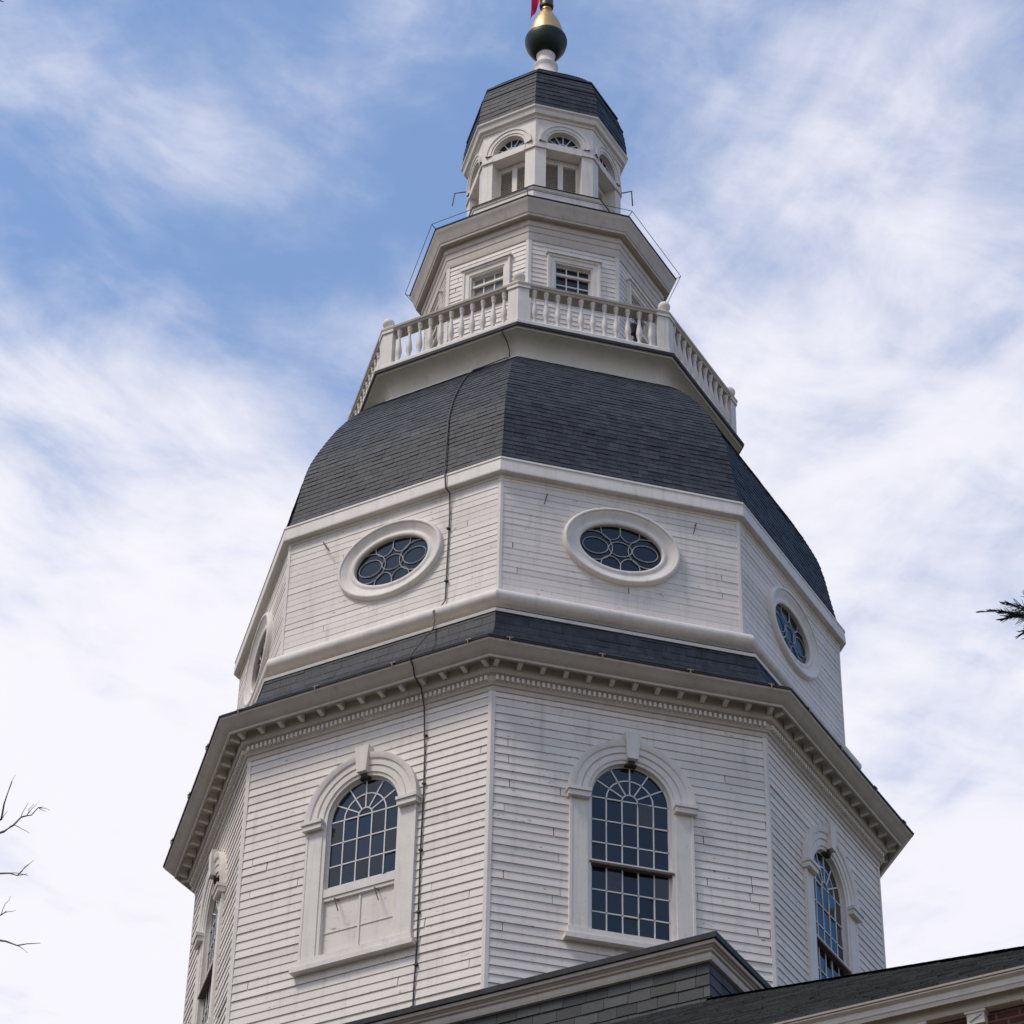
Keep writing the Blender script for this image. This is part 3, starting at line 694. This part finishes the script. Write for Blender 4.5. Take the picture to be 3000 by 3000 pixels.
q.build('pole', mat('bronze_brown', (.11, .07, .035), .4, .5, metal=.6, var=.3), tower, smooth=40)

# -- cable running down the front-left faces
pts = []
def cab(Rr, u, z, d=.035): pts.append(face_pt(-1, Rr, u, z, d))
cab(3.93, 1.22, 34.93); cab(3.93, 1.21, 34.84); cab(3.72, 1.21, 34.75); cab(3.62, 1.21, 34.62); cab(3.60, 1.21, 34.44); cab(3.72, 1.20, 34.37, .03)
for r, z, u in ((3.83, 34.24, .72), (4.02, 34.07, .68), (4.4, 33.64, .74), (4.72, 33.17, .79), (4.99, 32.67, .82), (5.15, 32.35, .86), (5.30, 31.98, .90), (5.40, 31.53, .95), (5.50, 30.98, .99), (5.60, 30.60, 1.03), (5.70, 30.44, 1.10), (5.70, 30.1, 1.13)): cab(r, u, z)
cab(5.58, 1.15, 30.04); cab(5.56, 1.155, 29.6); cab(5.56, 1.14, 28.6); cab(5.56, 1.13, 27.80); cab(5.62, 1.08, 27.66); cab(5.83, 1.06, 27.45); cab(5.80, 1.08, 27.27); cab(5.87, 1.10, 27.16); cab(5.86, 1.10, 27.08)
cab(6.2, 1.12, 26.66, .04); cab(6.62, 1.14, 26.10, .06); cab(6.68, 1.14, 26.02, .02); cab(6.55, 1.13, 25.93, 0.02); cab(6.46, 1.12, 25.79); cab(6.24, 1.11, 25.70, .0); cab(6.12, 1.10, 25.60, .06); cab(6.05, 1.09, 25.44, .03)
for z, u in ((24.6, 1.115), (23.8, 1.125), (23.0, 1.115), (22.0, 1.12), (21.2, 1.125), (20.4, 1.10), (19.3, 1.10)): cab(6.0, u, z, .04)
q = MB(); q.tube(pts, .0125, 6); q.build('cable', M['cable'], tower, smooth=60)
for Rr, u, z in ((5.56, 1.14, 29.3), (5.56, 1.14, 28.2), (6.0, 1.12, 24.9), (6.0, 1.125, 24.0), (6.0, 1.115, 22.8), (6.0, 1.12, 21.7), (6.0, 1.12, 20.8), (6.0, 1.10, 20.1)):
    q = MB(); q.box(-.03, .03, -.03, .02, -.012, .012); o = q.build('cable_clip', M['cable'], tower); o.location = face_pt(-1, Rr, u, z, .035); o.rotation_euler = (0, 0, R(az_of(-1)))
for k, u, z, s in ((0, -1.33, 29.83, -1), (0, 1.33, 29.81, -1), (-1, -1.38, 29.84, 2.6)):
    q = MB(); a = face_pt(k, 5.56, u, z, .0); b = face_pt(k, 5.56, u + .02 * s, z - .04, .14); c_ = face_pt(k, 5.56, u + .07 * s, z - .26, .12)
    q.tube([a, b, c_], .011, 5); q.build('hook', M['cable'], tower)
q = MB(); a = face_pt(1, RL, HL, 41.86, .02); v = Vector((math.sin(R(80)), -math.cos(R(80)), 0)); q.tube([a, a + v * .22, a + v * .24 + Vector((0, 0, -.42))], .014, 5); q.build('bracket', M['cable'], tower)
q = MB(); a = face_pt(-2, RL, -HL, 42.2, .02); v = Vector((math.sin(R(-95)), -math.cos(R(-95)), 0)); q.tube([a, a + v * .26, a + v * .30 + Vector((0, 0, -.35))], .014, 5); q.build('bracket', M['cable'], tower)

# -- slate-hung square base under the drum
BH = 6.33
def square(rows, mbx):                                   # sweep a (half side, z) profile round the square base
    for r0, r1 in zip(rows[:-1], rows[1:]):
        for k in range(4):
            a0, a1 = R(-22.5 + 90 * k), R(67.5 + 90 * k)
            def cr(hh, z, s):
                p = R(22.5 + 90 * k + (0 if s else -90)); return (hh * math.sqrt(2) * math.sin(p), -hh * math.sqrt(2) * math.cos(p), z)
            mbx.face([cr(*r0, 0), cr(*r0, 1), cr(*r1, 1), cr(*r1, 0)])
def hang(hs, z0, z1, ks, wid, e, mbx):
    n = int(round((z1 - z0) / e)); e = (z1 - z0) / n
    for k in ks:
        q = MB()
        for i in range(n):
            za = z0 + i * e; u = -hs - random.uniform(0, wid)
            while u < hs:
                ww = wid * random.uniform(.85, 1.15); a, b = max(u + .003, -hs - .01), min(u + ww - .003, hs + .01); u += ww
                if b - a < .02: continue
                d = random.uniform(.014, .022); dz = random.uniform(-.006, .006)
                q.hexa([(a, -hs - d, za + dz), (b, -hs - d, za + dz), (b, -hs + .01, za + dz), (a, -hs + .01, za + dz), (a, -hs - .003, za + e + .01), (b, -hs - .003, za + e + .01), (b, -hs + .01, za + e + .01), (a, -hs + .01, za + e + .01)], random.random())
        mbx.add(q.rotz(k))
q = MB(); square([(BH - .02, 17.2), (BH - .02, 19.3)], q); hang(BH, 17.6, 19.2, (-22.5, 67.5, -112.5, 157.5), .34, .175, q)
q.build('slate_base', M['slate_roof'], tower)
q = MB(); square([(BH - .05, 19.19), (BH + .06, 19.195), (BH + .075, 19.235), (BH + .078, 19.285), (BH + .06, 19.29), (BH + .06, 19.315), (BH + .095, 19.32), (BH + .10, 19.345), (BH + .10, 19.355), (BH + .125, 19.36), (BH + .13, 19.375), (BH + .175, 19.38), (BH + .185, 19.425), (BH + .1, 19.44)], q)
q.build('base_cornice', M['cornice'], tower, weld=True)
q = MB(); square([(BH + .1, 19.43), (BH + .22, 19.432), (BH + .23, 19.51), (BH + .2, 19.53), (5.0, 19.62)], q); q.build('base_flashing', M['lead'], tower, weld=True)

# ------------------------------------------------------------------ brick building the tower stands on
hall = thing('brick_building', 'red brick building with hipped grey slate roof and white bracketed eaves cornice below the tower', 'building', (0, 0, 0))
EH, EZ = 15.86, 12.66
sl_ = (18.6 - EZ) / (EH - BH)
roof = MB(); square([(EH - .05, EZ - .03), (BH - .1, EZ - .03 + sl_ * (EH - BH + .05))], roof)
def roof_face(k, wid, n, mbx):
    q = MB()
    for i in range(n):
        ha = EH + (BH - EH) * i / n; hb = EH + (BH - EH) * (i + 1) / n; za, zb = EZ + sl_ * (EH - ha), EZ + sl_ * (EH - hb)
        u = -ha - random.uniform(0, wid)
        while u < ha:
            ww = wid * random.uniform(.9, 1.1); a, b = max(u + .003, -ha), min(u + ww - .003, ha); u += ww
            if b - a < .02: continue
            at, bt = max(min(a, hb), -hb), max(min(b, hb), -hb); t = random.random(); l = random.uniform(.012, .02)
            q.face([(a, -ha - l * .5, za + l), (b, -ha - l * .5, za + l), (bt, -hb, zb + .006), (at, -hb, zb + .006)], t)
            q.face([(a, -ha, za - .01), (b, -ha, za - .01), (b, -ha - l * .5, za + l), (a, -ha - l * .5, za + l)], t)
    mbx.add(q.rotz(k))
for k in (-22.5, 67.5): roof_face(k, .32, 50, roof)
for k in (-112.5, 157.5): roof_face(k, 1.2, 50, roof)
roof.build('roof', M['slate_roof'], hall)
for k in range(4):
    p = R(22.5 + 90 * k); e = Vector((math.sin(p), -math.cos(p), 0)); s2 = math.sqrt(2); q = MB()
    a = e * (EH * s2) + Vector((0, 0, EZ + .0)); b = e * (BH * s2) + Vector((0, 0, 18.6)); side = Vector((math.cos(p), math.sin(p), 0)) * .13
    n = 40
    for i in range(n):
        c0, c1 = a.lerp(b, i / n), a.lerp(b, (i + 1.08) / n); l0, l1 = Vector((0, 0, .045)), Vector((0, 0, .032)); dr = Vector((0, 0, -.045))
        q.face([c0 + l0, c0 + side + dr + l0, c1 + side + dr + l1, c1 + l1], random.random()); q.face([c0 - side + dr + l0, c0 + l0, c1 + l1, c1 - side + dr + l1], random.random())
    q.build('hip_cap', M['slate_roof'], hall)
q = MB(); square([(EH - .30, 12.40), (EH - .15, 12.402), (EH - .14, 12.42), (EH - .135, 12.535), (EH - .06, 12.54), (EH - .06, 12.47), (EH - .045, 12.468), (EH - .03, 12.50), (EH - .02, 12.51), (EH - .01, 12.56), (EH + .03, 12.585), (EH + .03, 12.60), (EH - .1, 12.61)], q)
ec = q.build('eaves_cornice', M['trim'], hall, weld=True)
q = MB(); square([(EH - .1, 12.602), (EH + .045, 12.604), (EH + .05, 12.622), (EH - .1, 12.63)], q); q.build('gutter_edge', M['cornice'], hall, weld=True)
m0 = None
for k, rng in ((-22.5, range(0, 27)), (67.5, range(-26, 27))):
    ca = math.cos(R(k)), math.sin(R(k))
    for i in rng:
        u = i * .575 + .18
        if abs(u) > 15.2: continue
        if m0 is None:
            q = MB(); q.box(-.085, .085, -.09, .01, -.11, -.005); q.box(-.10, .10, -.105, .01, -.004, .018); q.tube([(-.06, -.095, -.08), (.0, -.10, -.05), (.06, -.095, -.02)], .012, 6)
            m0 = q.build('bracket', M['trim'], ec); b = m0
        else: b = copy_to(m0, ec)
        yy = -(EH - .25); b.location = (u * ca[0] - yy * ca[1], u * ca[1] + yy * ca[0], 12.378); b.rotation_euler = (0, 0, R(k))
wl = MB(); square([(EH - .25, -1.6), (EH - .25, 12.5)], wl)
o = wl.build('brick_wall', M['brick'], hall)
uv = o.data.uv_layers.new(name='UVMap')
for poly in o.data.polygons:
    for j, li in enumerate(poly.loop_indices):
        v = o.data.vertices[o.data.loops[li].vertex_index].co; uv.data[li].uv = ((0, 30.48)[j in (1, 2)], v.z)

# ------------------------------------------------------------------ flag on the pole
fl = MB(); rows = []
for i in range(22):
    t = i / 21; row = []
    for j in range(15):
        s = j / 14
        x = -.07 - s * .31 - .05 * math.sin(3.5 * t + 2) * s; y = .10 * math.sin(s * 9 + t * 2.2) * (.3 + s * .7)
        z = 50.33 - t * 2.1 - s * .95 - .05 * math.sin(s * 6 + t)
        row.append((x, y, z))
    rows.append(row)
fl.grid(rows)
fo = fl.build('flag', M['red'], smooth=80)
fo.data.materials.append(M['white'])
for i, p in enumerate(fo.data.polygons): p.material_index = 1 if (i // 14) % 6 in (0, 1) and i // 14 < 15 else 0
sm = fo.modifiers.new('cloth', 'SOLIDIFY'); sm.thickness = .004
tag(fo, 'red and white flag drooping beside the gilded acorn finial at the top of the tower', 'flag')

# ------------------------------------------------------------------ trees at the edges of the view
def at(x, y, t): return CAM + pix(x, y).normalized() * t
def limb(mb, a, b, r0, r1, n=7, wob=.08):
    a, b = Vector(a), Vector(b); ln = (b - a).length; P = []
    for i in range(n + 1):
        t = i / n; k = 0 if i in (0, n) else wob * ln
        P.append(a.lerp(b, t) + Vector((random.gauss(0, k * .3), random.gauss(0, k * .3), random.gauss(0, k * .3) + math.sin(math.pi * t) * wob * ln * .6)))
    mb.tube(P, [r0 + (r1 - r0) * i / n for i in range(n + 1)], 7); return P
def twigs(mb, P, ln, r, depth, keep=lambda p: True):
    for i in range(1, len(P)):
        if random.random() < .9:
            d = (P[i] - P[i - 1]).normalized(); a = d.orthogonal(); a.rotate(Matrix.Rotation(random.uniform(0, 6.28), 3, d))
            e = P[i] + (d * random.uniform(.4, .9) + a * random.uniform(.4, .9) + Vector((0, 0, .25))).normalized() * ln * random.uniform(.5, 1.1)
            if not keep(e): continue
            Q = limb(mb, P[i], e, r, r * .35, 4, .10)
            if depth > 1: twigs(mb, Q, ln * .55, r * .5, depth - 1, keep)
def frame_x(p):                                         # how far right of the photograph's left edge a point lies, in its pixels
    v = p - CAM; return 1500 + 8401.18 * v.dot(RT) / v.dot(FW)
bt = thing('bare_tree', 'leafless tree whose bare twigs reach in at the left edge beside the tower', 'tree')
base = at(-900, 2700, 21.0); base = Vector((base.x, base.y, -1.6))
tr = MB(); top = Vector((base.x + .3, base.y + .2, 8.2)); TP = limb(tr, base, top, .26, .13, 9, .03)
tr.build('trunk', M['bark'], bt, smooth=60)
br = MB()
keep = lambda p: frame_x(p) < -10
for i in range(16):
    s = TP[random.randint(5, 9)]; a = random.uniform(0, 6.28); e = s + Vector((math.cos(a) * random.uniform(.7, 1.5), math.sin(a) * random.uniform(.7, 1.5), random.uniform(.8, 2.6)))
    if frame_x(e) > -30: continue
    P = limb(br, s, e, .06, .02, 7, .08); twigs(br, P, .8, .012, 3, keep)
for tgts in ([(-500, 2560), (-160, 2470), (-40, 2452), (12, 2436), (40, 2417), (62, 2394), (78, 2390), (92, 2388), (112, 2366), (126, 2364)],
             [(-420, 2590), (-180, 2568), (-30, 2560), (28, 2558), (50, 2565), (80, 2560)],
             [(-420, 2760), (-150, 2745), (-20, 2752), (18, 2758), (50, 2770), (80, 2765), (118, 2763)],
             [(-160, 2470), (-40, 2420), (4, 2400), (12, 2355), (22, 2325), (36, 2290)],
             [(-120, 2700), (-30, 2690), (4, 2680), (20, 2668)]):
    n = len(tgts); P = [at(x, y, 20.6 + .25 * math.sin(i * 1.3)) for i, (x, y) in enumerate(tgts)]
    limb(br, TP[8], P[0], .05, .03, 5, .05)
    br.tube(P, [.011 - .009 * (i / (n - 1)) for i in range(n)], 6)
    for i in range(2, n - 1):
        for _ in range(random.choice((0, 1, 1, 2))):
            e = P[i] + (RT * random.uniform(.1, 1) + UP * random.uniform(-.5, 1.2) + FW * random.uniform(-.6, .6)).normalized() * random.uniform(.06, .20)
            limb(br, P[i], e, .003, .0012, 4, .10)
br.build('crown', M['bark'], bt)

cf = thing('conifer', 'dark evergreen branch tip poking in at the right edge against the clouds', 'tree')
tipb = at(2866, 1793, 14.0); cb = at(3520, 1900, 14.2)
tr = MB(); tr.tube([(cb.x, cb.y, -1.6), (cb.x, cb.y, 5), (cb.x + .05, cb.y, 10.6)], [.2, .13, .02], 10); tr.build('trunk', M['bark'], cf)
cr = MB(); wd = MB()
def spray(a, b, r0, dens=46, ln=.085):
    a, b = Vector(a), Vector(b); d = (b - a).normalized(); L_ = (b - a).length; wd.tube([a, a.lerp(b, .5) + Vector((0, 0, .02)), b], [r0, r0 * .6, .003], 5)
    for i in range(int(L_ * dens * 3)):
        t = random.random(); p = a.lerp(b, t) + Vector((0, 0, .02 * math.sin(math.pi * t))); o = d.orthogonal(); o.rotate(Matrix.Rotation(random.uniform(0, 6.28), 3, d))
        q = (d * random.uniform(.5, 1.1) + o * random.uniform(.4, .9) * (1 - .5 * t)).normalized(); l = ln * random.uniform(.6, 1.2) * (1.15 - t * .7); s = q.cross(o).normalized() * .0045
        cr.face([p - s, p + s, p + q * l + s * .3, p + q * l - s * .3], random.random())
def fan_branch(a, b, n=7):
    a, b = Vector(a), Vector(b); spray(a, b, .018); d = (b - a); sd_ = d.normalized().cross(Vector((0, 0, 1))).normalized()
    for i in range(n):
        t = .35 + .6 * i / n
        for s in (-1, 1): p = a.lerp(b, t); spray(p, p + d.normalized() * .16 + (sd_ * s * .8 + Vector((0, 0, random.uniform(-.5, .4)))) * (.34 * (1.05 - t)), .006)
spray(Vector((cb.x, cb.y, tipb.z - .1)), at(3060, 1812, 14.05), .03); fan_branch(at(3330, 1850, 14.08), at(2985, 1800, 14.0)); spray(at(2995, 1806, 14.02), tipb, .005, 90, .03)
spray(at(3010, 1812, 14.02), at(2925, 1797, 14.0), .005, 100, .05)
spray(at(3060, 1846, 14), at(2984, 1851, 13.95), .004, 46, .04)
for i in range(150):
    z = random.uniform(2.5, 10.3); a = random.uniform(0, 6.28); l = (10.8 - z) * .26 + .15; s = Vector((cb.x, cb.y, z)); e = s + Vector((math.cos(a) * l, math.sin(a) * l, -.15 * l))
    v = e - CAM
    if 1500 + 8401 * v.dot(RT) / v.dot(FW) < 3090: e = s.lerp(e, .45)
    fan_branch(s, e, 4)
wd.build('branches', M['bark'], cf); cr.build('crown', M['needles'], cf)

lt = thing('leafy_tree', 'tree at the top left corner with one dark leaf cluster hanging into view', 'tree')
b0_ = at(-1500, 900, 12.0); tr = MB(); TP = limb(tr, (b0_.x, b0_.y, -1.6), (b0_.x + .2, b0_.y, 8.0), .22, .10, 9, .02); tr.build('trunk', M['bark'], lt, smooth=60)
br = MB(); lv = MB()
def leaf(p, s):
    d = Vector((random.gauss(0, 1), random.gauss(0, 1), random.gauss(-.5, .6))).normalized(); o = d.orthogonal(); o.rotate(Matrix.Rotation(random.uniform(0, 6.28), 3, d))
    lv.face([p, p + d * s * .35 + o * s * .3, p + d * s * .75 + o * s * .22, p + d * s, p + d * s * .75 - o * s * .22, p + d * s * .35 - o * s * .3], random.random())
hang_ = at(-60, -60, 12.0); limb(br, TP[8], hang_, .05, .008, 8, .05); limb(br, hang_, at(2, 2, 12.0), .006, .003, 3, .05)
for i in range(16): leaf(at(random.uniform(-14, 5), random.uniform(-12, 8), 12.0 + random.uniform(-.02, .02)), .022)
for i in range(26):
    s = TP[random.randint(4, 9)]; a = random.uniform(0, 6.28); e = s + Vector((math.cos(a), math.sin(a), random.uniform(.3, 1.2))) * random.uniform(.6, 1.3)
    if frame_x(e) > -260: continue
    P = limb(br, s, e, .035, .008, 6, .08)
    for p in P[2:]:
        for _ in range(12): leaf(p + Vector((random.gauss(0, .12), random.gauss(0, .12), random.gauss(0, .12))), .07)
br.build('branches', M['bark'], lt); lv.build('crown', M['leaf'], lt)
